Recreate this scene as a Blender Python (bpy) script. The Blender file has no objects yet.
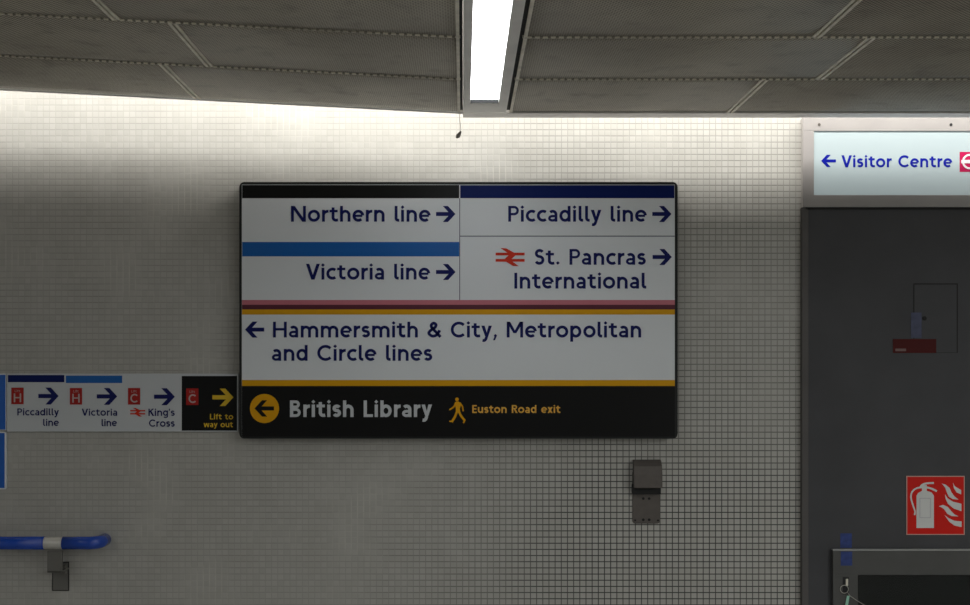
import bpy, bmesh, math, random
from mathutils import Vector
random.seed(7)
PI = math.pi
C = bpy.context.scene.collection
sc = bpy.context.scene

# ------------------------------------------------------------------ survey
# tiled wall = plane y 0, camera 4.3 m in front of it, eye height 1.55 m
DIST, EYE, FPX, PX, PY = 4.3, 1.55, 4.3 / 0.0035, 463.0, 360.0
def wx(px, d=0.0): return (px - PX) * (DIST - d) / FPX
def wz(py, d=0.0): return EYE - (py - PY) * (DIST - d) / FPX
def mm(p, d=0.0): return p * (DIST - d) / FPX

# ------------------------------------------------------------------ materials
def new_mat(name):
    m = bpy.data.materials.new(name); m.use_nodes = True
    nt = m.node_tree; b = nt.nodes['Principled BSDF']
    return m, nt, b
def plain(name, col, rough=0.5, metal=0.0, spec=0.5, noise=0.0, nscale=30.0, bump=0.0, coat=0.0):
    m, nt, b = new_mat(name)
    b.inputs['Base Color'].default_value = (*col, 1)
    b.inputs['Roughness'].default_value = rough
    b.inputs['Metallic'].default_value = metal
    b.inputs['Specular IOR Level'].default_value = spec
    b.inputs['Coat Weight'].default_value = coat
    if noise or bump:
        tc = nt.nodes.new('ShaderNodeTexCoord')
        n = nt.nodes.new('ShaderNodeTexNoise'); n.inputs['Scale'].default_value = nscale; n.inputs['Detail'].default_value = 6
        nt.links.new(tc.outputs['Object'], n.inputs['Vector'])
        if noise:
            r = nt.nodes.new('ShaderNodeValToRGB')
            r.color_ramp.elements[0].position = 0.3; r.color_ramp.elements[1].position = 0.7
            r.color_ramp.elements[0].color = (*[c * (1 - noise) for c in col], 1)
            r.color_ramp.elements[1].color = (*[min(1, c * (1 + noise)) for c in col], 1)
            nt.links.new(n.outputs['Fac'], r.inputs['Fac']); nt.links.new(r.outputs['Color'], b.inputs['Base Color'])
        if bump:
            bp = nt.nodes.new('ShaderNodeBump'); bp.inputs['Strength'].default_value = bump; bp.inputs['Distance'].default_value = 0.002
            nt.links.new(n.outputs['Fac'], bp.inputs['Height']); nt.links.new(bp.outputs['Normal'], b.inputs['Normal'])
    return m
def mth(nt, op, a, b=None, c=None, clamp=False):
    n = nt.nodes.new('ShaderNodeMath'); n.operation = op; n.use_clamp = clamp
    for i, v in enumerate((a, b, c)):
        if v is None: continue
        if isinstance(v, (int, float)): n.inputs[i].default_value = v
        else: nt.links.new(v, n.inputs[i])
    return n.outputs[0]
def mixc(nt, f, a, b):
    n = nt.nodes.new('ShaderNodeMix'); n.data_type = 'RGBA'
    for k, v in ((0, f), (6, a), (7, b)):
        if isinstance(v, (int, float)): n.inputs[k].default_value = v
        elif isinstance(v, tuple): n.inputs[k].default_value = (*v, 1)
        else: nt.links.new(v, n.inputs[k])
    return n.outputs[2]
def noise(nt, vec, scale, detail=4):
    n = nt.nodes.new('ShaderNodeTexNoise'); n.inputs['Scale'].default_value = scale; n.inputs['Detail'].default_value = detail
    nt.links.new(vec, n.inputs['Vector']); return n.outputs['Fac']
def remap(nt, v, a, b, c=0.0, d=1.0):
    n = nt.nodes.new('ShaderNodeMapRange'); nt.links.new(v, n.inputs['Value'])
    for i, x in enumerate((a, b, c, d)): n.inputs[i + 1].default_value = x
    return n.outputs[0]

def mosaic_mat():
    m, nt, b = new_mat('mosaic_tile')
    tc = nt.nodes.new('ShaderNodeTexCoord'); sp = nt.nodes.new('ShaderNodeSeparateXYZ')
    nt.links.new(tc.outputs['Object'], sp.inputs[0])
    pitch = 6.17 * 0.0035
    u = mth(nt, 'DIVIDE', mth(nt, 'SUBTRACT', sp.outputs[0], wx(684.7)), pitch)
    v = mth(nt, 'DIVIDE', mth(nt, 'SUBTRACT', sp.outputs[2], wz(444.5)), pitch)
    def edge(t):                                       # distance to the nearest joint, in tiles
        f = mth(nt, 'FRACT', t)
        return mth(nt, 'MINIMUM', f, mth(nt, 'SUBTRACT', 1.0, f))
    eu, ev = edge(u), edge(v)
    d = mth(nt, 'MINIMUM', eu, ev)
    tile = remap(nt, d, 0.055, 0.10)
    cb = nt.nodes.new('ShaderNodeCombineXYZ')
    nt.links.new(mth(nt, 'FLOOR', u), cb.inputs[0]); nt.links.new(mth(nt, 'FLOOR', v), cb.inputs[1])
    wn = nt.nodes.new('ShaderNodeTexWhiteNoise'); wn.noise_dimensions = '2D'; nt.links.new(cb.outputs[0], wn.inputs['Vector'])
    P = tc.outputs['Object']
    n1 = noise(nt, P, 1.3, 5); n2 = noise(nt, P, 7.0, 4)
    # grout: pale on the left of the sign, dirty dark low down on the right
    gr = mth(nt, 'ADD', mth(nt, 'MULTIPLY', remap(nt, sp.outputs[0], -0.4, 0.5), remap(nt, sp.outputs[2], 1.75, 1.1, 0.25, 1.0)),
             mth(nt, 'MULTIPLY', mth(nt, 'SUBTRACT', n1, 0.5), 1.1), clamp=True)
    hz = mth(nt, 'LESS_THAN', ev, eu)                  # the bed joints are darker than the upright ones
    gr = mth(nt, 'ADD', gr, mth(nt, 'MULTIPLY', mth(nt, 'SUBTRACT', hz, 0.45), remap(nt, n2, 0.3, 0.7, 0.05, 0.4)), clamp=True)
    n3 = noise(nt, P, 4.0, 3)
    pale = mixc(nt, remap(nt, n3, 0.5, 0.68), (0.415, 0.403, 0.365), (0.55, 0.535, 0.485))
    grout = mixc(nt, gr, pale, (0.04, 0.04, 0.04))
    base = mixc(nt, wn.outputs['Value'], (0.435, 0.422, 0.385), (0.475, 0.462, 0.425))
    base = mixc(nt, remap(nt, n2, 0.45, 0.75, 0.0, 0.35), base, (0.38, 0.36, 0.32))
    nt.links.new(mixc(nt, tile, grout, base), b.inputs['Base Color'])
    nt.links.new(remap(nt, tile, 0, 1, 0.85, 0.38), b.inputs['Roughness'])
    bp = nt.nodes.new('ShaderNodeBump'); bp.inputs['Strength'].default_value = 0.25; bp.inputs['Distance'].default_value = 0.001
    h = mth(nt, 'ADD', tile, mth(nt, 'MULTIPLY', wn.outputs['Value'], 0.4))
    nt.links.new(h, bp.inputs['Height']); nt.links.new(bp.outputs['Normal'], b.inputs['Normal'])
    return m

def perforated_mat():
    m, nt, b = new_mat('perforated_metal')
    tc = nt.nodes.new('ShaderNodeTexCoord'); sp = nt.nodes.new('ShaderNodeSeparateXYZ')
    nt.links.new(tc.outputs['Object'], sp.inputs[0])
    p = 0.0125
    u = mth(nt, 'DIVIDE', mth(nt, 'ADD', sp.outputs[0], sp.outputs[1]), p)
    v = mth(nt, 'DIVIDE', mth(nt, 'SUBTRACT', sp.outputs[0], sp.outputs[1]), p)
    a = mth(nt, 'SUBTRACT', mth(nt, 'FRACT', u), 0.5); c = mth(nt, 'SUBTRACT', mth(nt, 'FRACT', v), 0.5)
    r = mth(nt, 'SQRT', mth(nt, 'ADD', mth(nt, 'MULTIPLY', a, a), mth(nt, 'MULTIPLY', c, c)))
    sheet = remap(nt, r, 0.27, 0.33)
    gm = nt.nodes.new('ShaderNodeNewGeometry')
    n1 = noise(nt, gm.outputs['Position'], 2.2, 6); n2 = noise(nt, gm.outputs['Position'], 14, 5)
    col = mixc(nt, remap(nt, n1, 0.35, 0.65), (0.38, 0.338, 0.27), (0.55, 0.50, 0.405))
    col = mixc(nt, remap(nt, n2, 0.54, 0.80, 0, 0.55), col, (0.17, 0.15, 0.12))
    nt.links.new(mixc(nt, sheet, (0.03, 0.028, 0.025), col), b.inputs['Base Color'])
    b.inputs['Roughness'].default_value = 0.55; b.inputs['Metallic'].default_value = 0.0
    return m

def seam_mat():                                        # panel edge: a row of short bright dashes
    m, nt, b = new_mat('dashed_seam')
    gm = nt.nodes.new('ShaderNodeNewGeometry'); sp = nt.nodes.new('ShaderNodeSeparateXYZ')
    nt.links.new(gm.outputs['Position'], sp.inputs[0])
    f = mth(nt, 'FRACT', mth(nt, 'DIVIDE', sp.outputs[0], 0.0205))
    n1 = noise(nt, gm.outputs['Position'], 3.0, 3)
    on = mth(nt, 'MULTIPLY', mth(nt, 'LESS_THAN', f, 0.62), remap(nt, n1, 0.36, 0.58, 0.35, 1.0))
    nt.links.new(mixc(nt, on, (0.27, 0.24, 0.19), (0.95, 0.90, 0.76)), b.inputs['Base Color'])
    b.inputs['Roughness'].default_value = 0.5
    return m

def emit_mat(name, col, s):
    m, nt, b = new_mat(name)
    b.inputs['Base Color'].default_value = (0.8, 0.8, 0.8, 1)
    b.inputs['Emission Color'].default_value = (*col, 1); b.inputs['Emission Strength'].default_value = s
    return m

M = {
 'tile': mosaic_mat(), 'perf': perforated_mat(), 'seam': seam_mat(),
 'diffuser': emit_mat('lamp_diffuser', (0.93, 0.97, 1.0), 7.0),
 'alu': plain('brushed_aluminium', (0.80, 0.78, 0.75), 0.45, 0.0, 0.5, 0.08, 8),
 'alu_dark': plain('tarnished_rail', (0.78, 0.73, 0.62), 0.5, 0.0, 0.5, 0.2, 20),
 'black_gap': plain('black_gap', (0.012, 0.012, 0.012), 0.8),
 'frame': plain('sign_frame', (0.018, 0.019, 0.0185), 0.5, 0, 0.25),
 'white': plain('sign_white', (0.74, 0.765, 0.785), 0.33, 0, 0.5),
 'white_dull': plain('lift_sign_white', (0.58, 0.60, 0.615), 0.4, 0, 0.4),
 'navy': plain('sign_navy', (0.004, 0.008, 0.105), 0.4, 0, 0.2),
 'navyband': plain('piccadilly_band', (0.003, 0.012, 0.11), 0.45, 0, 0.12),
 'blueband': plain('victoria_band', (0.004, 0.115, 0.42), 0.33, 0, 0.35),
 'black': plain('sign_black', (0.006, 0.006, 0.006), 0.35, 0, 0.2),
 'pink': plain('sign_pink', (0.56, 0.16, 0.20), 0.35, 0, 0.5),
 'maroon': plain('sign_maroon', (0.10, 0.012, 0.028), 0.35, 0, 0.4),
 'gold': plain('sign_gold', (0.70, 0.345, 0.002), 0.35, 0, 0.25),
 'orange': plain('sign_amber', (0.74, 0.35, 0.003), 0.4, 0, 0.2),
 'amber_text': plain('amber_lettering', (0.80, 0.43, 0.06), 0.4, 0, 0.4),
 'yellow': plain('lift_yellow', (0.78, 0.50, 0.02), 0.4, 0, 0.4),
 'red': plain('rail_red', (0.64, 0.035, 0.012), 0.4, 0, 0.2),
 'liftred': plain('lift_red', (0.40, 0.018, 0.014), 0.4, 0, 0.2),
 'divider': plain('divider_line', (0.10, 0.11, 0.15), 0.5),
 'rail_blue': plain('handrail_blue', (0.003, 0.058, 0.42), 0.25, 0, 0.5, coat=0.3),
 'signblue': plain('panel_blue', (0.008, 0.115, 0.50), 0.35, 0, 0.5),
 'steel': plain('bracket_steel', (0.62, 0.60, 0.55), 0.35, 0.2, 0.5, 0.06, 30),
 'steel_dim': plain('bracket_arm_steel', (0.17, 0.165, 0.15), 0.5, 0.3, 0.5),
 'plate_rim': plain('plate_rim', (0.035, 0.033, 0.03), 0.6),
 'bronze': plain('bracket_bronze', (0.115, 0.10, 0.09), 0.5, 0.2, 0.4, 0.08, 40),
 'clad': plain('steel_cladding', (0.066, 0.066, 0.070), 0.55, 0.0, 0.2, 0.10, 5),
 'clad_trim': plain('cladding_trim', (0.092, 0.085, 0.082), 0.5, 0.0, 0.3, 0.1, 5),
 'box_metal': plain('sign_box_metal', (0.33, 0.31, 0.298), 0.45, 0.0, 0.5, 0.07, 6),
 'box_face': plain('sign_box_face', (0.36, 0.42, 0.43), 0.3, 0, 0.5),
 'boxblue': plain('box_lettering', (0.003, 0.009, 0.30), 0.4, 0, 0.2),
 'magenta': plain('roundel_square', (0.50, 0.010, 0.085), 0.4, 0, 0.2),
 'roundel': plain('roundel_white', (0.8, 0.74, 0.76), 0.4),
 'firered': plain('fire_red', (0.64, 0.010, 0.004), 0.4, 0, 0.2),
 'firewhite': plain('fire_white', (0.66, 0.66, 0.64), 0.4),
 'lift_letter': plain('lift_letter', (0.50, 0.40, 0.38), 0.5),
 'firegrey': plain('fire_outline', (0.42, 0.40, 0.44), 0.5),
 'fireedge': plain('fire_edge', (0.62, 0.36, 0.30), 0.5),
 'sticker': plain('red_sticker', (0.07, 0.004, 0.003), 0.5, 0, 0.15),
 'stickerwhite': plain('sticker_mark', (0.16, 0.09, 0.08), 0.5),
 'tape': plain('blue_tape', (0.032, 0.055, 0.20), 0.6, 0, 0.3, 0.25, 60),
 'tape_faded': plain('blue_tape_faded', (0.072, 0.080, 0.135), 0.6, 0, 0.3, 0.2, 40),
 'cab': plain('cabinet_steel', (0.085, 0.084, 0.080), 0.5, 0.0, 0.25, 0.07, 9),
 'cab_in': plain('cabinet_inside', (0.014, 0.014, 0.014), 0.7),
 'cab_edge': plain('cabinet_edge', (0.38, 0.38, 0.37), 0.4),
 'green': plain('green_tie', (0.33, 0.62, 0.48), 0.5),
 'wire': plain('wire', (0.45, 0.43, 0.38), 0.4, 0.3),
 'cord': plain('cord', (0.60, 0.58, 0.54), 0.7),
 'cordknob': plain('cord_knob', (0.20, 0.18, 0.15), 0.7),
 'slab': plain('void_paint', (0.55, 0.54, 0.52), 0.9),
 'floor': plain('floor_terrazzo', (0.445, 0.44, 0.42), 0.4, 0, 0.5, 0.15, 40),
}
fb = M['box_face'].node_tree.nodes['Principled BSDF']            # a backlit sign
fb.inputs['Emission Color'].default_value = (0.80, 0.97, 1.0, 1); fb.inputs['Emission Strength'].default_value = 0.16
gm, gnt, gb = new_mat('glass_pane')
gb.inputs['Base Color'].default_value = (0.55, 0.58, 0.57, 1); gb.inputs['Roughness'].default_value = 0.02
gb.inputs['Transmission Weight'].default_value = 1.0; gb.inputs['IOR'].default_value = 1.18
M['glass'] = gm

# ------------------------------------------------------------------ object helpers
def thing(name, label, cat, loc, group=None):
    o = bpy.data.objects.new(name, None); C.objects.link(o)
    o.empty_display_size = 0.05; o.location = loc
    tag(o, label, cat, group); return o
def tag(o, label, cat, group=None):
    o['label'] = label; o['category'] = cat
    if group: o['group'] = group
    return o
def root_loc(p):
    v = Vector((0, 0, 0))
    while p: v += p.location; p = p.parent
    return v
def obj(name, bm, mat, parent=None, smooth=False, label=None):
    """world-space bmesh -> one mesh object; origin at the parent, or at its own base"""
    bmesh.ops.recalc_face_normals(bm, faces=bm.faces[:])
    if parent: org = root_loc(parent)
    else:
        xs = [v.co.x for v in bm.verts]; ys = [v.co.y for v in bm.verts]; zs = [v.co.z for v in bm.verts]
        org = Vector(((min(xs) + max(xs)) / 2, max(ys), min(zs)))
    for v in bm.verts: v.co -= org
    me = bpy.data.meshes.new(name); bm.to_mesh(me); bm.free(); me.materials.append(M[mat])
    if smooth:
        for p in me.polygons: p.use_smooth = True
    o = bpy.data.objects.new(name, me); C.objects.link(o)
    if parent: o.parent = parent
    else: o.location = org
    if label: o['label'] = label
    return o
def struct(name, bm, mat):
    bmesh.ops.recalc_face_normals(bm, faces=bm.faces[:])
    me = bpy.data.meshes.new(name); bm.to_mesh(me); bm.free(); me.materials.append(M[mat])
    o = bpy.data.objects.new(name, me); C.objects.link(o); o['kind'] = 'structure'; return o
def B(): return bmesh.new()
def box(bm, x0, x1, y0, y1, z0, z1, bev=0.0, seg=2):
    r = bmesh.ops.create_cube(bm, size=1.0)
    vs = r['verts']
    for v in vs:
        v.co = Vector(((x0 + x1) / 2 + v.co.x * (x1 - x0), (y0 + y1) / 2 + v.co.y * (y1 - y0), (z0 + z1) / 2 + v.co.z * (z1 - z0)))
    if bev > 0:
        es = list({e for v in vs for e in v.link_edges})
        bmesh.ops.bevel(bm, geom=es, offset=bev, segments=seg, profile=0.6, affect='EDGES')
    return bm
def pbox(bm, px0, py0, px1, py1, dback, dfront, bev=0.0, seg=2):
    """a plate whose front outline is given in photograph pixels on the plane dfront before the wall"""
    return box(bm, wx(px0, dfront), wx(px1, dfront), -dfront, -dback, wz(py1, dfront), wz(py0, dfront), bev, seg)
def prism(bm, pts, y0, y1):
    """extrude an x,z outline from y0 to y1"""
    n = len(pts)
    a = [bm.verts.new((x, y0, z)) for x, z in pts]; b = [bm.verts.new((x, y1, z)) for x, z in pts]
    bm.faces.new(a); bm.faces.new(b[::-1])
    for i in range(n): bm.faces.new((a[i], b[i], b[(i + 1) % n], a[(i + 1) % n]))
    return bm
def rrect(x0, z0, x1, z1, r, n=6):
    P = []
    for cx, cz, a in ((x1 - r, z1 - r, 0), (x0 + r, z1 - r, 90), (x0 + r, z0 + r, 180), (x1 - r, z0 + r, 270)):
        for k in range(n + 1):
            t = math.radians(a + 90 * k / n); P.append((cx + r * math.cos(t), cz + r * math.sin(t)))
    return P
def tube(bm, path, r, n=14, cap=True):
    path = [Vector(p) for p in path]; rings = []
    up = None
    for i, p in enumerate(path):
        t = (path[min(i + 1, len(path) - 1)] - path[max(i - 1, 0)]).normalized()
        if up is None:
            up = t.orthogonal().normalized()
        u = (up - t * up.dot(t)).normalized(); up = u; w = t.cross(u)
        rr = r[i] if isinstance(r, (list, tuple)) else r
        rings.append([bm.verts.new(p + (u * math.cos(2 * PI * k / n) + w * math.sin(2 * PI * k / n)) * rr) for k in range(n)])
    for a, b in zip(rings, rings[1:]):
        for k in range(n): bm.faces.new((a[k], a[(k + 1) % n], b[(k + 1) % n], b[k]))
    if cap: bm.faces.new(rings[0][::-1]); bm.faces.new(rings[-1])
    return bm
def disc(bm, x, z, r, y0, y1, n=20):
    return prism(bm, [(x + r * math.cos(2 * PI * k / n), z + r * math.sin(2 * PI * k / n)) for k in range(n)], y0, y1)

# ------------------------------------------------------------------ flat artwork
def arc(cx, cy, rx, ry, a0, a1, n=None):
    n = n or max(4, int(abs(a1 - a0) / 11))
    return [(cx + rx * math.cos(math.radians(a0 + (a1 - a0) * k / n)), cy + ry * math.sin(math.radians(a0 + (a1 - a0) * k / n))) for k in range(n + 1)]
def smooth(P, n=6):
    out = []
    Q = [P[0]] + list(P) + [P[-1]]
    for i in range(1, len(Q) - 2):
        a, b, c, d = Q[i - 1], Q[i], Q[i + 1], Q[i + 2]
        for k in range(n):
            t = k / n
            out.append(tuple(0.5 * (2 * b[j] + (c[j] - a[j]) * t + (2 * a[j] - 5 * b[j] + 4 * c[j] - d[j]) * t * t + (3 * b[j] - a[j] - 3 * c[j] + d[j]) * t ** 3) for j in (0, 1)))
    out.append(P[-1]); return out
def ribbon(pts, w, closed=False):
    """outline quads of a pen stroke of width w"""
    n = len(pts); L = []; R = []
    for i, (x, y) in enumerate(pts):
        if closed: p, q = pts[(i - 1) % n], pts[(i + 1) % n]
        else: p, q = pts[max(i - 1, 0)], pts[min(i + 1, n - 1)]
        def nrm(a, b):
            dx, dy = b[0] - a[0], b[1] - a[1]; l = math.hypot(dx, dy) or 1; return (-dy / l, dx / l)
        if closed or 0 < i < n - 1:
            n1, n2 = nrm(p, (x, y)), nrm((x, y), q)
            mx, my = n1[0] + n2[0], n1[1] + n2[1]; l = math.hypot(mx, my) or 1; mx /= l; my /= l
            k = 1 / max(0.45, mx * n1[0] + my * n1[1])
        else: mx, my = nrm(p, q); k = 1
        L.append((x + mx * w / 2 * k, y + my * w / 2 * k)); R.append((x - mx * w / 2 * k, y - my * w / 2 * k))
    return L, R
class Art:
    """collects polygons and pen strokes, in pixels of the sign's plane, into one thin raised mesh"""
    def __init__(s, d, t=0.0005): s.bm = bmesh.new(); s.d = d; s.t = t; s.k = 0
    def _y(s):
        s.k += 1; return -(s.d + s.t + 0.000012 * (s.k % 20))
    def P(s, p, y): return (wx(p[0], s.d), y, wz(p[1], s.d))
    def poly(s, pts):
        y = s._y(); n = len(pts)
        f = [s.bm.verts.new(s.P(p, y)) for p in pts]; b = [s.bm.verts.new(s.P(p, -s.d + 0.0001)) for p in pts]
        s.bm.faces.new(f)
        for i in range(n): s.bm.faces.new((f[i], b[i], b[(i + 1) % n], f[(i + 1) % n]))
        return s
    def rect(s, x0, y0, x1, y1): return s.poly([(x0, y0), (x1, y0), (x1, y1), (x0, y1)])
    def disc(s, x, y, r, n=40): return s.poly([(x + r * math.cos(2 * PI * k / n), y + r * math.sin(2 * PI * k / n)) for k in range(n)])
    def stroke(s, pts, w, closed=False):
        pts = [p for i, p in enumerate(pts) if i == 0 or math.hypot(p[0] - pts[i - 1][0], p[1] - pts[i - 1][1]) > 1e-4]
        y = s._y(); L, R = ribbon(pts, w, closed); n = len(pts)
        l = [s.bm.verts.new(s.P(p, y)) for p in L]; r = [s.bm.verts.new(s.P(p, y)) for p in R]
        for i in range(n if closed else n - 1):
            j = (i + 1) % n; s.bm.faces.new((l[i], l[j], r[j], r[i]))
        return s
    def done(s, name, mat, parent, label=None): 
        bm = s.bm
        # every face of the flat artwork that faces out must face the viewer
        o = obj(name, bm, mat, parent, label=label); return o

# geometric humanist alphabet: capital height 100, x-height 75; w = pen width
def glyph(ch, w):
    h = w / 2; S = []; G = []
    def st(p, ww=w, closed=False): S.append((p, ww, closed))
    def pg(p): G.append(p)
    def dot(x, y, r=11.5): pg([(x, y + r), (x + r, y), (x, y - r), (x - r, y)])
    th = w * 0.86
    if ch == 'o': W = 75; st(arc(37.5, 37.5, 37.5 - h, 38 - h, 0, 351, 40), w, True)
    elif ch == 'e':
        W = 70; st(arc(36, 37.5, 36 - h, 38 - h, 4, 312)); st([(h, 37), (W - h * 1.1, 37)], th * 0.9)
    elif ch == 'c': W = 60; st(arc(37.5, 37.5, 37.5 - h, 38 - h, 52, 308))
    elif ch == 'a':
        W = 58; x = W - h
        st(arc(29, 46, x - 29, 75 - h - 46, 138, 0) + [(x, 0)])
        st([(x, 43 - th / 2), (28, 43 - th / 2)] + arc(28, 21.5, 28 - h, 21.5 - th / 2, 90, 270) + [(40, th / 2 + 2), (x, 18)], th)
    elif ch in 'nh':
        W = 64; st([(h, 0), (h, 75 if ch == 'n' else 100)]); st(arc(32, 42, 32 - h, 75 - h - 42, 178, 0) + [(W - h, 0)])
    elif ch == 'u':
        W = 64; st([(W - h, 0), (W - h, 75)]); st([(h, 75)] + arc(32, 33, 32 - h, 33 - h, 180, 358))
    elif ch == 'm':
        W = 107; st([(h, 0), (h, 75)])
        for a, b in ((h, W / 2), (W / 2, W - h)): st(arc((a + b) / 2, 44, (b - a) / 2, 75 - h - 44, 178, 0) + [(b, 0)])
    elif ch == 'r': W = 41; st([(h, 0), (h, 75)]); st(arc(36, 40, 36 - h, 75 - h - 40, 178, 82))
    elif ch == 't':
        W = 53; x = 13 + h; st([(x, 90), (x, 26)] + arc(x + 18, 26, 18, 26 - h, 180, 275) + [(W - 1, h + 2)]); st([(0, 75 - th / 2), (W - 3, 75 - th / 2)], th)
    elif ch == 'l': W = 28; st([(h, 100), (h, 24)] + arc(h + 14, 22, 14, 22 - h, 180, 270) + [(W, h)])
    elif ch == 'i': W = w; st([(h, 0), (h, 75)]); dot(h, 92)
    elif ch in 'db':
        W = 68; xs = W - h if ch == 'd' else h
        st([(xs, 0), (xs, 100)]); cx = 34 if ch == 'd' else 34
        st(arc(cx, 37.5, 34 - h, 38 - h, 0, 351, 36), w, True)
    elif ch == 'p': W = 68; st([(h, -27), (h, 75)]); st(arc(34, 37.5, 34 - h, 38 - h, 0, 351, 36), w, True)
    elif ch == 'g':
        W = 66; st(arc(33, 39, 33 - h, 37 - h, 0, 351, 36), w, True); st([(W - h, 75), (W - h, -6)] + arc(34, -6, W - h - 34, 14, 0, -150))
    elif ch == 's': 
        W = 53; rt, rb = (75 - w) * 0.235, (75 - w) * 0.265; ct, cb = 75 - h - rt, h + rb
        st(arc(27, ct, 26 - h, rt, 28, 250) + [(27, ct - rt)] + arc(26, cb, 26.5 - h, rb, 70, -152))
    elif ch == 'S':
        W = 62; rt, rb = (100 - w) * 0.237, (100 - w) * 0.263; ct, cb = 100 - h - rt, h + rb
        st(arc(32, ct, 29 - h, rt, 30, 250) + [(32, ct - rt)] + arc(30, cb, 31 - h, rb, 70, -152))
    elif ch in 'PR':
        W = 66; mid = 40 if ch == 'P' else 46; ry = (100 - th / 2 - mid - th / 2) / 2
        st([(h, 0), (h, 100)]); st([(h, 100 - th / 2), (36, 100 - th / 2)] + arc(36, mid + th / 2 + ry, W - h - 36, ry, 90, -90) + [(h, mid + th / 2)], th)
        if ch == 'R': W = 70; pg([(28, 46), (46, 48), (W + 3, 0), (W - w * 1.2, 0)])
    elif ch == 'B':
        W = 66; st([(h, 0), (h, 100)])
        for c, ry, xr in ((76, 24 - th / 2, 61), (27, 27 - th / 2, 66)):
            st([(h, c + ry), (36, c + ry)] + arc(36, c, xr - h - 36, ry, 90, -90) + [(h, c - ry)], th)
    elif ch == 'N': W = 91; st([(h, 0), (h, 100)]); st([(W - h, 0), (W - h, 100)]); pg([(0, 100), (w * 1.25, 100), (W, 0), (W - w * 1.25, 0)])
    elif ch == 'V':
        W = 84; m = W / 2; pg([(0, 100), (w * 1.1, 100), (m + w * .55, 0), (m - w * .55, 0)]); pg([(W, 100), (W - w * 1.1, 100), (m - w * .55, 0), (m + w * .55, 0)])
    elif ch == 'M':
        W = 100; m = W / 2; st([(h, 0), (h, 100)]); st([(W - h, 0), (W - h, 100)])
        pg([(0, 100), (w * 1.15, 100), (m + w * .5, 28), (m - w * .5, 28)]); pg([(W, 100), (W - w * 1.15, 100), (m - w * .5, 28), (m + w * .5, 28)])
    elif ch == 'H': W = 84; st([(h, 0), (h, 100)]); st([(W - h, 0), (W - h, 100)]); st([(h, 52), (W - h, 52)], th)
    elif ch == 'I': W = w; st([(h, 0), (h, 100)])
    elif ch == 'L': W = 56; st([(h, 0), (h, 100)]); st([(h, th / 2), (W, th / 2)], th)
    elif ch == 'E': W = 56; st([(h, 0), (h, 100)]); [st([(h, y), (x, y)], th) for y, x in ((th / 2, W), (51, W - 6), (100 - th / 2, W - 2))]
    elif ch == 'C': W = 87; st(arc(50, 50, 50 - h, 50.5 - h, 44, 316))
    elif ch == 'K': W = 74; st([(h, 0), (h, 100)]); pg([(h, 38), (h, 62), (50, 100), (72, 100)]); pg([(20, 56), (38, 66), (W, 0), (W - w * 1.3, 0)])
    elif ch == 'f': W = 42; st([(12 + h, 0), (12 + h, 74)] + arc(12 + h + 16, 76, 16, 24 - h, 180, 80)); st([(0, 75 - th / 2), (W - 4, 75 - th / 2)], th)
    elif ch == 'y':
        W = 64; pg([(0, 75), (w * 1.1, 75), (41, 4), (24, 4)]); pg([(W, 75), (W - w * 1.1, 75), (23, -4), (38, -4)]); st(smooth([(31, 0), (25, -13), (17, -19), (7, -18)]))
    elif ch == 'x': W = 62; pg([(0, 75), (w * 1.2, 75), (W, 0), (W - w * 1.2, 0)]); pg([(W, 75), (W - w * 1.2, 75), (0, 0), (w * 1.2, 0)])
    elif ch == 'w':
        W = 98; q = W / 4; k = w * .52
        for a, b in ((k, q), (2 * q, q), (2 * q, 3 * q), (W - k, 3 * q)): pg([(a - k, 75), (a + k, 75), (b + k, 0), (b - k, 0)])
    elif ch == '&':
        W = 88; st(smooth([(80, 3), (52, 35), (27, 64), (24, 79), (38, 100 - h), (53, 80), (44, 62), (20, 45), (h, 26), (30, h), (54, 15), (70, 36), (75, 46)]))
    elif ch == '.': W = 23; dot(11.5, 11.5)
    elif ch == ',': W = 24; pg([(5, 14), (14, 23), (24, 13), (11, -18), (0, -18), (8, 5)])
    elif ch == "'": W = 18; pg([(2, 100), (18, 100), (11, 68), (3, 68)])
    return W, S, G
BEAR = {c: 7.5 for c in 'nhumriIHNMBPELRKbplt'}; BEAR.update({c: 4 for c in 'oecsSCadg&'}); BEAR.update({c: 2.5 for c in 'Vyxwft'})
BEAR_R = {'r': 2, 't': 4, 'l': 4, 'a': 7.5, 'd': 7.5, 'P': 3, 'R': 2, 'K': 2, 'L': 3, 'c': 3, 'E': 4}
def typeset(text, x0, x1, base, cap, w=17.5):
    """sets one line between x0 and x1 (pixels of the sign's plane); gives its strokes word by word"""
    pos = 0; words = [[]]; last = 1
    for i, ch in enumerate(text):
        if ch == ' ': pos += 46; words.append([]); continue
        W, S, G = glyph(ch, w)
        l = BEAR.get(ch, 5)
        if i == 0: l = 0
        pos += l; words[-1].append((pos, S, G)); pos += W; last = pos; pos += BEAR_R.get(ch, BEAR.get(ch, 5))
    k = (x1 - x0) / last; v = cap / 100
    out = []
    for run in words:
        st, pg = [], []
        for p, S, G in run:
            T = lambda q: (x0 + (p + q[0]) * k, base - q[1] * v)
            st += [([T(q) for q in pts], ww * (v + min(k, v)) / 2, cl) for pts, ww, cl in S]
            pg += [[T(q) for q in pts] for pts in G]
        out.append((st, pg))
    return out
def draw(a, word):
    for pts, ww, cl in word[0]: a.stroke(pts, ww, cl)
    for pts in word[1]: a.poly(pts)
    return a
def lettering(d, text, x0, x1, base, cap, mat, parent, colour, w=17.5):
    """one part for each word"""
    for t_, wd in zip(text.split(' '), typeset(text, x0, x1, base, cap, w)):
        draw(Art(d), wd).done('word', mat, parent, colour + ' lettering ' + t_)
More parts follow.
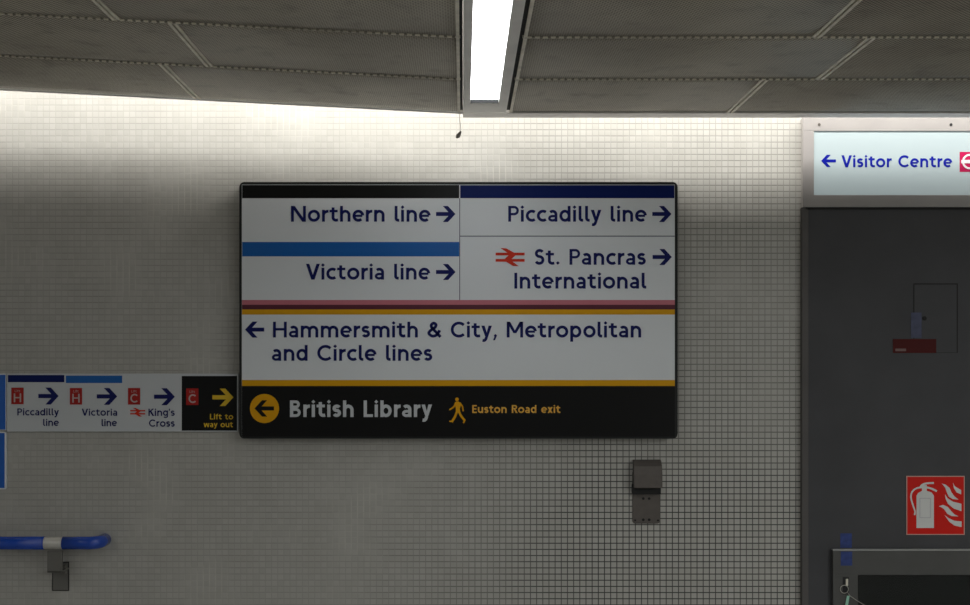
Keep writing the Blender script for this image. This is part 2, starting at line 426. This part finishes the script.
def arrow(a, x0, y0, x1, y1, left=False):
    P = [(208, 86), (128, 0), (73, 0), (133, 65), (0, 65), (0, 107), (133, 107), (73, 172), (128, 172)]
    f = lambda q: (x0 + (q[0] if not left else 208 - q[0]) / 208 * (x1 - x0), y0 + q[1] / 172 * (y1 - y0))
    return a.poly([f(q) for q in P])
def rail_mark(a, x0, y0, x1, y1):
    f = lambda q: (x0 + (q[0] - 57) / 291 * (x1 - x0), y0 + (q[1] - 80) / 182 * (y1 - y0))
    for P in ([(57, 127), (348, 127), (348, 154), (57, 154)], [(57, 190), (348, 190), (348, 217), (57, 217)],
              [(105, 80), (165, 84), (268, 141), (196, 141)], [(190, 150), (262, 137), (268, 141), (212, 196), (140, 204), (138, 198)], [(290, 262), (232, 260), (138, 203), (208, 203)]):
        a.poly([f(q) for q in P])
    return a

# ------------------------------------------------------------------ the setting
bm = B(); box(bm, -5.0, 3.6, 0.0, 0.2, 0.0, 3.1); struct('wall_back', bm, 'tile')
bm = B(); box(bm, -5.0, 3.6, -9.0, 0.0, -0.1, 0.0); struct('floor', bm, 'floor')
CLAD = 0.018
bm = B(); pbox(bm, 803, 209, 1150, 805, -0.001, CLAD, 0.001); wr = struct('wall_right', bm, 'clad')
bm = B(); pbox(bm, 802, 207.5, 808.5, 805, -0.001, CLAD + 0.003, 0.001); struct('trim_3', bm, 'clad_trim')

ZC = EYE + 0.8277                                       # ceiling height
TILT = 0.051                                            # the ceiling rises towards the left of the strip light
def cz(x): return ZC + (max(0.0, -x) * TILT)
YE, YT = -0.20, -0.118                                  # panel edge and outer edge of the edge trim
ROW = [(-0.20, -0.672), (-0.672, -1.145), (-1.145, -1.62)]
# structural slab, the board that closes the light trough, and the ceiling behind the camera
bm = B(); box(bm, -5, 3.6, -9.0, 0.2, 3.1, 3.25); box(bm, -5, 3.6, -0.62, -0.60, 2.75, 3.1)
def slopebox(bm, x0, x1, y0, y1, dz0, dz1):
    v = [bm.verts.new((x, y, cz(x) + dz)) for x in (x0, x1) for y in (y0, y1) for dz in (dz0, dz1)]
    for f in ((0, 1, 3, 2), (4, 6, 7, 5), (0, 4, 5, 1), (2, 3, 7, 6), (0, 2, 6, 4), (1, 5, 7, 3)): bm.faces.new([v[i] for i in f])
    return bm
struct('ceiling', bm, 'slab')
bm = B(); slopebox(bm, -5, -0.012, -9, -1.635, 0, .03); struct('ceiling_left', bm, 'perf')
bm = B(); slopebox(bm, 0.160, 3.6, -9, -1.635, 0, .03); struct('ceiling_right', bm, 'perf')
bm = B(); slopebox(bm, -5, 0.0, -0.192, -0.165, 0.003, 0.03); slopebox(bm, -5, 0.0, -0.168, -0.165, 0.0, 0.05); struct('trim_1', bm, 'alu')
bm = B(); box(bm, 0.0, 3.6, -0.192, YT, ZC - 0.003, ZC + .03, 0.001); box(bm, 0.0, 3.6, YT - 0.004, YT, ZC, ZC + 0.05); struct('trim_2', bm, 'alu')

# perforated panels
def panel(x0, x1, row, label):
    y0, y1 = ROW[row]
    t = thing('ceiling_panel', label, 'ceiling panel', ((x0 + x1) / 2, (y0 + y1) / 2, cz((x0 + x1) / 2)), 'perforated ceiling panels')
    bm = B(); n = 10; g = 0.007; R = []
    for k in range(n + 1):
        s = k / n; y = y0 + (.012 if row == 0 else .003) + (y1 - y0 - (.015 if row == 0 else .006)) * s; sag = -0.004 * 4 * s * (1 - s)
        R.append([bm.verts.new((x, y, cz(x) + sag + 0.003 + e)) for x in (x0 + .012, x1 - .012) for e in (0, .002)])
    for a, b in zip(R, R[1:]):
        for i, j in ((0, 2), (2, 3), (3, 1), (1, 0)): bm.faces.new((a[i], a[j], b[j], b[i]))
    bm.faces.new([R[0][i] for i in (0, 1, 3, 2)]); bm.faces.new([R[-1][i] for i in (0, 2, 3, 1)])
    obj('perforated_sheet', bm, 'perf', t, True)
    bm = B(); slopebox(bm, x0, x1, y1 - .0025, y1 + .0035, -0.001, 0.012); obj('dashed_edge', bm, 'seam', t)
    for xa, xb in ((x0 + .003, x0 + .012), (x1 - .012, x1 - .003)):
        bm = B(); slopebox(bm, xa, xb, y1 + .0045, y0 + (.009 if row == 0 else -.004), -0.001, 0.016); obj('end_rail', bm, 'alu_dark', t)
    bm = B(); slopebox(bm, x1 - .005, x1 + .005, y1 + .0045, y0 + .008, 0.017, 0.019); obj('joint_strip', bm, 'black_gap', t)
W3 = ['in the row nearest the tiled wall', 'in the second row from the tiled wall', 'in the third row from the tiled wall, at the top of the photo']
L0, R0 = -0.006, 0.153
CUT_L, CUT_R = (-0.888, -0.748, -0.890), (0.892, 1.050, 0.906)
for r in range(3):
    panel(CUT_L[r], L0, r, 'perforated grey metal ceiling panel directly left of the strip light, ' + W3[r])
    panel(CUT_L[r] - 2.0, CUT_L[r], r, 'perforated grey metal ceiling panel at far left, ' + W3[r])
    panel(R0, CUT_R[r], r, 'perforated grey metal ceiling panel directly right of the strip light, ' + W3[r])
    panel(CUT_R[r], CUT_R[r] + 2.0, r, 'sooty perforated ceiling panel at far right above the Visitor Centre sign, ' + W3[r])

# strip light
t = thing('strip_light', 'long white strip light glowing in a grey metal ceiling channel', 'ceiling light', (0.07, -0.4, ZC))
bm = B(); zb = ZC - .003
box(bm, 0.0, 0.0240, -6.0, -0.205, zb, ZC + .09, .001); box(bm, 0.1140, 0.144, -6.0, -0.205, zb, ZC + .09, .001)
box(bm, 0.022, 0.1175, -0.350, -0.205, zb, ZC + .09, .001); box(bm, 0.022, 0.1175, -6.0, -5.8, zb, ZC + .09, .001)
obj('channel', bm, 'alu', t)
for hy in (-0.6, -2.6, -4.6):
    bm = B(); tube(bm, [(.132, hy, ZC + .085), (.132, hy, 3.101)], .004, 8); obj('hanger', bm, 'steel_dim', t)
bm = B(); box(bm, 0.0225, 0.117, -0.354, -0.351, zb + .001, ZC + .05); obj('end_shadow', bm, 'black_gap', t)  # black strip stands in for the shade at the recess end
bm = B(); box(bm, 0.024, 0.116, -5.79, -0.356, ZC + .008, ZC + .02, .003); obj('diffuser', bm, 'diffuser', t, label='glowing white diffuser')
bm = B(); box(bm, 0.1445, 0.1575, -6.0, -0.205, ZC + .006, ZC + .06); box(bm, -0.010, -0.0005, -6.0, -0.205, ZC + .006, ZC + .06); obj('shadow_gap', bm, 'black_gap', t)

# pull cord and clip at the ceiling edge
d = 0.15
t = thing('pull_cord', 'short pale cord hanging from the ceiling edge left of the strip light', 'cord', (wx(459.5, d), -d, wz(112, d)))
bm = B(); tube(bm, [(wx(459.6, d), -d, wz(106, d)), (wx(459.5, d), -d, wz(118, d)), (wx(460.3, d), -d, wz(126, d)), (wx(460, d), -d, wz(133, d))], 0.0011, 6); obj('string', bm, 'cord', t, True)
bm = B(); tube(bm, [(wx(461, d), -d, wz(131, d)), (wx(460, d), -d, wz(133, d)), (wx(458, d), -d, wz(136, d)), (wx(456.5, d), -d, wz(138, d))], [.002, .005, .008, .003], 8); obj('knot', bm, 'cordknob', t, True)
d = 0.122
bm = B(); box(bm, wx(477.5, d), wx(486, d), -d - .002, -d + .004, wz(114, d), wz(112.6, d), .001); box(bm, wx(480, d), wx(483.5, d), -d - .004, -d + .004, wz(116.5, d), wz(112.8, d), .002)
tag(obj('wire_clip', bm, 'black_gap'), 'small dark clip on the ceiling edge below the end of the strip light', 'clip')

# ------------------------------------------------------------------ main direction sign
D = 0.052
t = thing('direction_sign', 'large framed station sign listing Northern, Piccadilly and Victoria lines, on the tiled wall', 'sign', (wx(458.5), 0, wz(439)))
bm = B(); prism(bm, rrect(wx(239.3, D), wz(438.6, D), wx(677.7, D), wz(182, D), mm(4.5)), -D, -0.0005)
es = [e for e in bm.edges if all(abs(v.co.y + D) < 1e-6 for v in e.verts)]
bmesh.ops.bevel(bm, geom=es, offset=.003, segments=2, affect='EDGES'); obj('frame', bm, 'frame', t)
Df = D + .0015
bm = B(); pbox(bm, 241.8, 184.6, 674.8, 436.6, D - .001, Df); obj('face_panel', bm, 'white', t)
def band(name, mat, parent, d, x0, y0, x1, y1, label=None): return Art(d, .0004).rect(x0, y0, x1, y1).done(name, mat, parent, label)
band('colour_band', 'black', t, Df, 242.2, 185.0, 459.2, 198.2, 'black Northern line band')
band('colour_band', 'navyband', t, Df, 460.2, 185.2, 674.4, 198.2, 'dark blue Piccadilly line band')
band('colour_band', 'blueband', t, Df, 242.2, 242, 459.2, 256.4, 'light blue Victoria line band')
band('colour_band', 'pink', t, Df, 242, 300, 674.8, 304.8, 'pink band')
band('colour_band', 'maroon', t, Df, 242, 304.8, 674.8, 309.4, 'maroon band')
band('colour_band', 'gold', t, Df, 242, 309.4, 674.8, 314.6, 'upper yellow band')
band('colour_band', 'gold', t, Df, 242, 380, 674.8, 386, 'lower yellow band')
band('exit_panel', 'black', t, Df, 241.9, 386, 674.8, 436.6, 'black bottom panel')
a = Art(Df, .0004); a.rect(459.3, 198.2, 460.1, 300); a.rect(460, 235.7, 674.6, 236.6); a.done('divider', 'divider', t)
Dt = Df + .0008
for s, x0, x1, b in (('Northern line', 291, 430.4, 221.7), ('Victoria line', 306, 430, 279.6), ('Piccadilly line', 508.2, 646.6, 221.7),
                     ('St. Pancras', 534.3, 645.9, 264.8), ('International', 514.3, 646.2, 288.6),
                     ('Hammersmith & City, Metropolitan', 273, 641.2, 337.5), ('and Circle lines', 271.6, 432.4, 360.8)):
    lettering(Dt, s, x0, x1, b, 15.8, 'navy', t, 'dark blue', 18)
for x0, y0, x1, y1, lf in ((436, 206, 455.4, 222, 0), (436, 264, 455.6, 280, 0), (652.3, 206, 671.4, 222, 0), (652.6, 249, 671.8, 265, 0), (245.2, 321.6, 264.2, 337.6, 1)):
    arrow(Art(Dt), x0, y0, x1, y1, lf).done('arrow', 'navy', t)
rail_mark(Art(Dt), 495.6, 248, 524.6, 266.2).done('rail_emblem', 'red', t, 'red double arrow rail emblem')
lettering(Dt, 'British Library', 290, 432, 417, 16.6, 'white_dull', t, 'white', 19.5)
lettering(Dt, 'Euston Road exit', 472.2, 560.4, 413, 8.0, 'amber_text', t, 'amber', 19)
rd = Art(Dt).disc(264.5, 408.5, 14.6).done('arrow_disc', 'orange', t, 'amber disc')
arrow(Art(Dt + .0006), 254.6, 400.2, 274, 416.6, True).done('arrow', 'black', rd, 'black arrow on the amber disc')
a = Art(Dt); f = lambda *q: [(440 + x / 7.46, 385 + y / 7.46) for x, y in q]
a.disc(440 + 127 / 7.46, 385 + 107 / 7.46, 13.5 / 7.46, 16)
a.poly(f((113, 128), (124, 122), (140, 124), (152, 134), (156, 152), (148, 178), (152, 206), (118, 206), (118, 172), (112, 152)))
a.stroke(f((119, 130), (103, 163), (70, 186)), 11 / 7.46); a.stroke(f((148, 132), (168, 160), (173, 196)), 11 / 7.46)
a.stroke(f((127, 198), (112, 236), (88, 276)), 17 / 7.46); a.stroke(f((96, 272), (70, 270)), 10 / 7.46)
a.stroke(f((141, 198), (158, 232), (184, 264)), 17 / 7.46); a.stroke(f((187, 258), (174, 284)), 11 / 7.46)
a.done('walking_figure', 'orange', t, 'amber walking figure')

# ------------------------------------------------------------------ lift sign strip
D = 0.012
t = thing('lift_sign', 'long narrow white sign with red lift squares and arrows, left of the large sign', 'sign', (wx(122), 0, wz(432)))
bm = B(); pbox(bm, 6.9, 373.6, 238.4, 431.6, 0.0005, D, .001); obj('sign_board', bm, 'white_dull', t)
band('colour_band', 'navyband', t, D, 8, 375, 64.3, 382.2, 'dark blue band'); band('colour_band', 'blueband', t, D, 65.9, 375.6, 122.2, 383, 'light blue band')
band('exit_panel', 'black', t, D, 181.8, 376, 237, 430.6, 'black right-hand panel')
Dt = D + .0008
for s, x0, x1, b, cp, m in (('Piccadilly', 17.4, 58.9, 415.4, 7.0, 'navy'), ('line', 43.2, 58.9, 425.9, 7.0, 'navy'), ('Victoria', 81.8, 117.2, 415.7, 7.0, 'navy'), ('line', 101.6, 116.9, 426.2, 7.0, 'navy'),
                        ("King's", 148.5, 174.8, 415.9, 7.2, 'navy'), ('Cross', 149, 174.8, 426.7, 7.2, 'navy'), ('Lift to', 210, 233.2, 419.4, 5.6, 'yellow'), ('way out', 203.8, 233, 427.2, 5.6, 'yellow')):
    lettering(Dt, s, x0, x1, b, cp, m, t, 'yellow' if m == 'yellow' else 'dark blue', 17)
for x0, y0, x1, y1, m in ((38.4, 387.6, 58.6, 404.5, 'navy'), (96.8, 388, 117.2, 404.8, 'navy'), (154, 388.2, 174.9, 405.2, 'navy'), (212.4, 388.6, 233.4, 406, 'yellow')):
    arrow(Art(Dt), x0, y0, x1, y1).done('arrow', m, t, 'yellow arrow' if m == 'yellow' else None)
rail_mark(Art(Dt), 130.2, 407.8, 145.2, 416.6).done('rail_emblem', 'red', t, 'red double arrow rail emblem')
for x, y, ch in ((11.4, 387.6, 'H'), (69.9, 388, 'H'), (128, 388, 'C'), (186.2, 388.4, 'C')):
    p = Art(Dt).rect(x, y, x + 12.2, y + 16.6).done('lift_square', 'liftred', t, 'red square with letter ' + ch)
    lettering(Dt + .0007, ch, x + 2.4, x + 9.8, y + 14.6, 8.8, 'lift_letter', p, 'pale', 17); lettering(Dt + .0007, 'Lift', x + 3.4, x + 8.8, y + 4.4, 2.3, 'lift_letter', p, 'pale', 13)
bm = B(); pbox(bm, -62, 373.6, 6.2, 430.4, 0.0005, .012, .001)
t = thing('blue_sign', 'blue sign end with a white border, left of the lift sign', 'sign', (wx(-28), 0, wz(430)))
obj('sign_board', bm, 'white', t); band('blue_field', 'signblue', t, .012, -60, 374.9, 5.5, 429.6)
t = thing('blue_poster', 'lower blue panel with a rounded white border at the left edge', 'sign', (wx(-28), 0, wz(489)))
bm = B(); prism(bm, rrect(wx(-62, .012), wz(489.4, .012), wx(6.0, .012), wz(431.6, .012), mm(2)), -.012, -.0005); obj('sign_board', bm, 'white', t)
band('blue_field', 'signblue', t, .012, -60, 433, 4.6, 488)

# ------------------------------------------------------------------ handrail
d = 0.082; r = 0.0222
t = thing('handrail', 'round blue handrail along the tiled wall at bottom left', 'handrail', (wx(54), 0, wz(591)))
zr, xe = wz(543, d), wx(104.5, d)
bend = 0.034
path = [(-3.4, -d, zr + .004), (wx(0, d), -d, zr)] + [(xe - r - bend + bend * math.sin(k * PI / 16), -d + bend - bend * math.cos(k * PI / 16), zr) for k in range(9)] + [(xe - r, -.002, zr)]
xa, xb = wx(44.6, d), wx(63, d)
bm = B(); tube(bm, [(-3.4, -d, zr + .004), (wx(0, d), -d, zr), (xa, -d, zr)], r, 28); obj('rail_sleeve', bm, 'rail_blue', t, True)
bm = B(); tube(bm, [(xb, -d, zr)] + path[2:], r, 28); obj('rail_end', bm, 'rail_blue', t, True)
br = obj('bracket', pbox(B(), 47.2, 551, 62, 572.6, d - .012, d, .0012), 'steel_dim', t)
bm = B(); tube(bm, [(xa - .003, -d, zr), (xb + .003, -d, zr)], r - .0018, 28); obj('clamp', bm, 'steel', br, False, 'bright steel clamp')
bm = B(); box(bm, wx(47.2, d), wx(62, d), -d, -.008, wz(572.8, d), wz(571.2, d), .001); obj('bracket_arm', bm, 'steel_dim', br)
bm = B(); box(bm, wx(52.4), wx(69.4), -.004, -.0005, wz(590.8), wz(561.5), .0008); wp = obj('wall_plate', bm, 'plate_rim', br)
bm = B(); box(bm, wx(53.6), wx(68.4), -.0065, -.0035, wz(589.8), wz(562.6), .0008); obj('plate_cover', bm, 'steel_dim', wp)
bm = B(); box(bm, wx(62.2), wx(68.4), -.030, -.006, wz(572.4), wz(563.4), .0015); obj('bracket_foot', bm, 'steel_dim', wp)

# ------------------------------------------------------------------ folded steel bracket below the sign
t = thing('wall_bracket', 'small brown folded steel bracket on the tiles below the large sign', 'bracket', (wx(646), 0, wz(524)))
bm = B(); prism(bm, rrect(wx(632.4, .004), wz(523.6, .004), wx(660.2, .004), wz(470, .004), mm(3)), -.004, -.0005); pl = obj('back_plate', bm, 'bronze', t)
for x, y, q in ((643.3, 498.6, 1.3), (649.2, 498.6, 1.3), (643.3, 519.8, 1.4), (649.2, 519.8, 1.4), (635.2, 520.4, 1), (658, 520.4, 1)):
    bm = B(); disc(bm, wx(x, .005), wz(y, .005), mm(q), -.0052, -.0038, 14); obj('screw', bm, 'black_gap', pl)
prof = [(-.003, 460), (-.018, 461.5), (-.034, 466), (-.042, 474), (-.043, 487)]
bm = B(); R = []
for y, py in prof:
    for off in (0, .003):
        dd = -y - off if off == 0 else -y - off
        R.append([bm.verts.new((wx(xp, .02), y + off, wz(py, .02) - (off * .7))) for xp in (633.4, 661.4)])
for k in range(0, len(R) - 2, 2):
    a, b, c, e = R[k], R[k + 1], R[k + 2], R[k + 3]
    bm.faces.new((a[0], a[1], c[1], c[0])); bm.faces.new((b[0], e[0], e[1], b[1])); bm.faces.new((a[0], c[0], e[0], b[0])); bm.faces.new((a[1], b[1], e[1], c[1]))
bm.faces.new((R[0][0], R[1][0], R[1][1], R[0][1])); bm.faces.new((R[-2][0], R[-2][1], R[-1][1], R[-1][0]))
for s in (633.4, 661.4):                                     # cheeks of the hood
    x = wx(s, .02); w = .002 if s < 640 else -.002
    pts = [(x, y, wz(py, .02) - .001) for y, py in prof] + [(x, -.004, wz(487, .02))]
    A1 = [bm.verts.new(p) for p in pts]; A2 = [bm.verts.new((p[0] + w, p[1], p[2])) for p in pts]
    bm.faces.new(A1); bm.faces.new(A2[::-1])
    for i in range(len(pts)): bm.faces.new((A1[i], A2[i], A2[(i + 1) % len(pts)], A1[(i + 1) % len(pts)]))
obj('hood', bm, 'bronze', t)
bm = B(); prism(bm, rrect(wx(632.2, .02), wz(494.4, .02), wx(660.8, .02), wz(484, .02), mm(1.5)), -.022, -.0045); obj('hood_shadow', bm, 'black_gap', t, label='black shadow strip under the hood')  # black block stands in for the shade below the hood

# ------------------------------------------------------------------ Visitor Centre sign box
D = 0.024
t = thing('sign_box', 'metal sign box reading Visitor Centre with a blue arrow, at the ceiling edge', 'sign', (wx(930), 0, wz(208)))
X1 = 1085
bm = B(); pbox(bm, 803, 117.6, X1, 131, .0005, D, .0012); pbox(bm, 803, 195, X1, 207, .0005, D, .0012); pbox(bm, 803, 131, 814, 195, .0005, D, .0008); pbox(bm, 1073, 131, X1, 195, .0005, D, .0008)
obj('housing', bm, 'box_metal', t)
Df = D - .003
bm = B(); pbox(bm, 812.5, 129, 1076, 197.5, .001, Df); obj('face_panel', bm, 'box_face', t)
Dt = Df
arrow(Art(Dt), 821.1, 154.8, 835.9, 167, True).done('arrow', 'boxblue', t)
lettering(Dt, 'Visitor Centre', 841.4, 952, 167.3, 12.0, 'boxblue', t, 'blue', 18.5)
sq = Art(Dt).rect(959.6, 151.9, 979.8, 171.9).done('emblem_square', 'magenta', t, 'pink square with a white ring and bar emblem')
a = Art(Dt + .0006); a.stroke(arc(969.7, 161.6, 6.7, 6.7, 0, 351, 40), 2.0, True); a.rect(961.2, 159.9, 978.2, 163.3); a.done('ring_emblem', 'roundel', sq)
for x, m in ((819.2, 'bronze'), (951, 'black_gap')):
    bm = B(); disc(bm, wx(x, D), wz(124.6, D), mm(1.4), -D - .0012, -D + .001, 14); obj('screw', bm, m, t)
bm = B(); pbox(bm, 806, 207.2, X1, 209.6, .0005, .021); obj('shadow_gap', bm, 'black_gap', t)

# ------------------------------------------------------------------ fittings on the cladding
c = CLAD
t = thing('access_panel', 'flush grey hatch with a thin outline and a round lock on the dark cladding', 'hatch', (wx(935.5), -c, wz(352)))
a = Art(c, .0006); a.rect(913.4, 283.4, 957.8, 352.8); a.done('outline', 'black_gap', t)
bm = B(); pbox(bm, 914.4, 284.5, 956.7, 352.4, c + .0002, c + .0012, .0003); obj('hatch_door', bm, 'clad', t)
bm = B(); disc(bm, wx(924.2, c), wz(318.4, c), mm(2.2), -c - .003, -c - .0005, 20); obj('lock', bm, 'black_gap', t)
t = thing('red_label', 'small dark red label at the foot of the flush hatch', 'label', (wx(914.5), -c, wz(353)))
bm = B(); pbox(bm, 893, 339, 936.3, 353, c - .0002, c + .0019); obj('label_sheet', bm, 'sticker', t)
band('label_mark', 'stickerwhite', t, c + .0019, 895.4, 348.6, 906, 351.2)
bm = B(); pbox(bm, 911, 312.5, 921.6, 337.8, c + .0013, c + .0018); tag(obj('tape_strip', bm, 'tape_faded'), 'faded blue tape strip above the dark red label, beside the hatch lock', 'tape')
for s, (x0, y0, x1, y1, dd, l) in enumerate(((840.4, 533.4, 851.8, 547.8, c, 'blue tape piece on the cladding just above the cabinet corner'), (840.8, 551.6, 852.2, 565.6, 0.036, 'blue tape piece on the cabinet frame, below its top edge'))):
    bm = B(); pbox(bm, x0, y0, x1, y1, dd + .0001, dd + .0007); tag(obj('tape_piece', bm, 'tape'), l, 'tape')

# extinguisher sign
D = c + .003
t = thing('fire_extinguisher_sign', 'square red sign with a white extinguisher and flames', 'sign', (wx(935.5), -c, wz(535)))
bm = B(); pbox(bm, 906.4, 475.9, 964.7, 534.9, c + .0003, D, .0004); obj('sign_board', bm, 'fireedge', t)
band('red_field', 'firered', t, D, 907.3, 476.8, 963.8, 534)
f = lambda *q: [(880 + x / 6.722, 460 + y / 6.722) for x, y in q]
Dt = D + .0006; k = 1 / 6.722
a = Art(Dt); a.poly(f((245, 457), (245, 240), (256, 222), (282, 207), (282, 168), (314, 168), (314, 207), (346, 217), (362, 240), (362, 457)))
a.stroke(smooth(f((268, 186), (285, 166), (315, 157), (362, 154))), 13 * k); a.stroke(smooth(f((305, 182), (345, 192), (382, 210))), 13 * k)
a.stroke(smooth(f((285, 184), (245, 190), (215, 215), (208, 255), (222, 305), (235, 345), (232, 370))), 11 * k); a.done('extinguisher_symbol', 'firewhite', t, 'white extinguisher symbol')
Art(Dt + .0006).stroke(f((268, 257), (338, 257), (338, 388), (268, 388)), 3.5 * k, True).done('symbol_outline', 'firegrey', t)
for P in (((416, 158), (442, 166), (468, 188), (480, 218), (502, 246), (528, 266), (490, 263), (462, 246), (448, 215), (438, 186)),
          ((490, 152), (502, 176), (525, 190), (545, 202), (545, 231), (515, 218), (497, 190)),
          ((436, 230), (455, 258), (490, 280), (547, 294), (547, 344), (497, 327), (457, 295), (441, 262)),
          ((394, 311), (425, 302), (455, 315), (480, 345), (500, 365), (528, 379), (482, 377), (452, 361), (432, 332), (414, 318)),
          ((435, 370), (460, 390), (500, 408), (548, 413), (548, 451), (502, 441), (465, 415))):
    Art(Dt).poly(f(*P)).done('flame', 'firewhite', t)

# extinguisher cabinet
D = 0.036
t = thing('extinguisher_cabinet', 'grey metal wall cabinet with a dark glass window, bottom right', 'cabinet', (wx(930), -c, wz(780)))
CX, CY = 1030, 778
bm = B()
pbox(bm, 833, 550.4, CX, 575, c + .0002, D, .0015); pbox(bm, 833, 575, 858, CY, c + .0002, D, .0012); pbox(bm, 1004, 575, CX, CY, c + .0002, D, .0012); pbox(bm, 858, 752, 1004, CY, c + .0002, D, .0012)
obj('door_frame', bm, 'cab', t)
bm = B(); pbox(bm, 833, 549.6, CX, 550.6, c + .0002, D + .0012); obj('top_edge', bm, 'cab_edge', t, label='bright top edge')
bm = B(); pbox(bm, 857, 574, 1005, 753, c + .0004, c + .0014); obj('back_panel', bm, 'cab_in', t)
bm = B(); pbox(bm, 857.8, 574.8, 1004.4, 752.4, D - .009, D - .006); obj('glass_pane', bm, 'glass', t)
bm = B(); pbox(bm, 842.8, 577, 849, 594.4, D - .001, D + .0008, .0005); lk = obj('lock_slot', bm, 'black_gap', t)
bm = B(); pbox(bm, 846, 579, 848.2, 586, D, D + .003, .0005); obj('lock_lever', bm, 'alu_dark', lk)
t = thing('wire_seal', 'wire loop with a pale green tie at the cabinet lock', 'seal', (wx(846, D), -D, wz(600)))
y = -D - .004
bm = B(); tube(bm, [(wx(844, D) + mm(4) * math.cos(q), y, wz(589, D) + mm(4) * math.sin(q)) for q in [2 * PI * k / 20 for k in range(21)]], .0013, 6, False); obj('ring', bm, 'wire', t, True)
bm = B(); tube(bm, [(wx(a_, D), y, wz(b_, D)) for a_, b_ in ((847, 592), (849.5, 595.5), (856, 600), (866, 606), (874, 612))], .0011, 6); obj('wire_tail', bm, 'wire', t, True)
bm = B(); P = [(846.6, 595.6), (849.2, 595.6), (847, 609), (843.8, 609)]; prism(bm, [(wx(a_, D), wz(b_, D)) for a_, b_ in P], y - .001, y + .001); obj('tie', bm, 'green', t, label='pale green tie')

# ------------------------------------------------------------------ lights
def area(name, x0, x1, y, z0, z1, power, sy, rx):
    L = bpy.data.lights.new(name, 'AREA'); L.shape = 'RECTANGLE'; L.size = x1 - x0; L.size_y = sy; L.energy = power * (x1 - x0); L.color = (1.0, 0.985, 0.955)
    o = bpy.data.objects.new(name, L); C.objects.link(o); o.location = ((x0 + x1) / 2, y, (z0 + z1) / 2)
    o.rotation_euler = (math.radians(rx), -math.atan2(z1 - z0, x1 - x0), 0)
    return o
# fluorescent battens in the trough behind the ceiling edge
COVE = 15.0
area('cove_tube', -3.2, -0.02, -0.165 - .20, cz(-3.2) + .47, cz(0) + .33, COVE * .62, 0.13, 50)
area('cove_tube', 0.0, 2.9, YT - .20, ZC + .55, ZC + .55, COVE * 1.2, 0.13, 50)
# unseen strip lamps added behind and beside the camera as ambient fill
for x, e in ((-2.9, 4.5), (2.9, 16.5), (5.2, 13.5)):
    L = bpy.data.lights.new('fill_strip', 'AREA'); L.shape = 'RECTANGLE'; L.size = 0.12; L.size_y = 6.0; L.energy = e * 6; L.color = (0.97, 1.0, 0.985)
    o = bpy.data.objects.new('fill_strip', L); C.objects.link(o); o.location = (x, -4.9, cz(x) - .01)
w = bpy.data.worlds.new('concourse'); sc.world = w; w.use_nodes = True
w.node_tree.nodes['Background'].inputs[0].default_value = (1.0, 0.98, 0.94, 1)
w.node_tree.nodes['Background'].inputs[1].default_value = 0.095

# ------------------------------------------------------------------ camera
cam = bpy.data.cameras.new('camera'); co = bpy.data.objects.new('camera', cam); C.objects.link(co)
co.location = (0, -DIST, EYE); co.rotation_euler = (PI / 2, 0, 0)
cam.sensor_width = 36; cam.lens = FPX / 970 * 36; cam.shift_x = (485 - PX) / 970; cam.shift_y = (PY - 302.5) / 970
cam.clip_start = 0.05
sc.camera = co
sc.view_settings.view_transform = 'Standard'; sc.view_settings.look = 'None'; sc.view_settings.gamma = 1; sc.view_settings.exposure = 0
sc.cycles.use_denoising = True
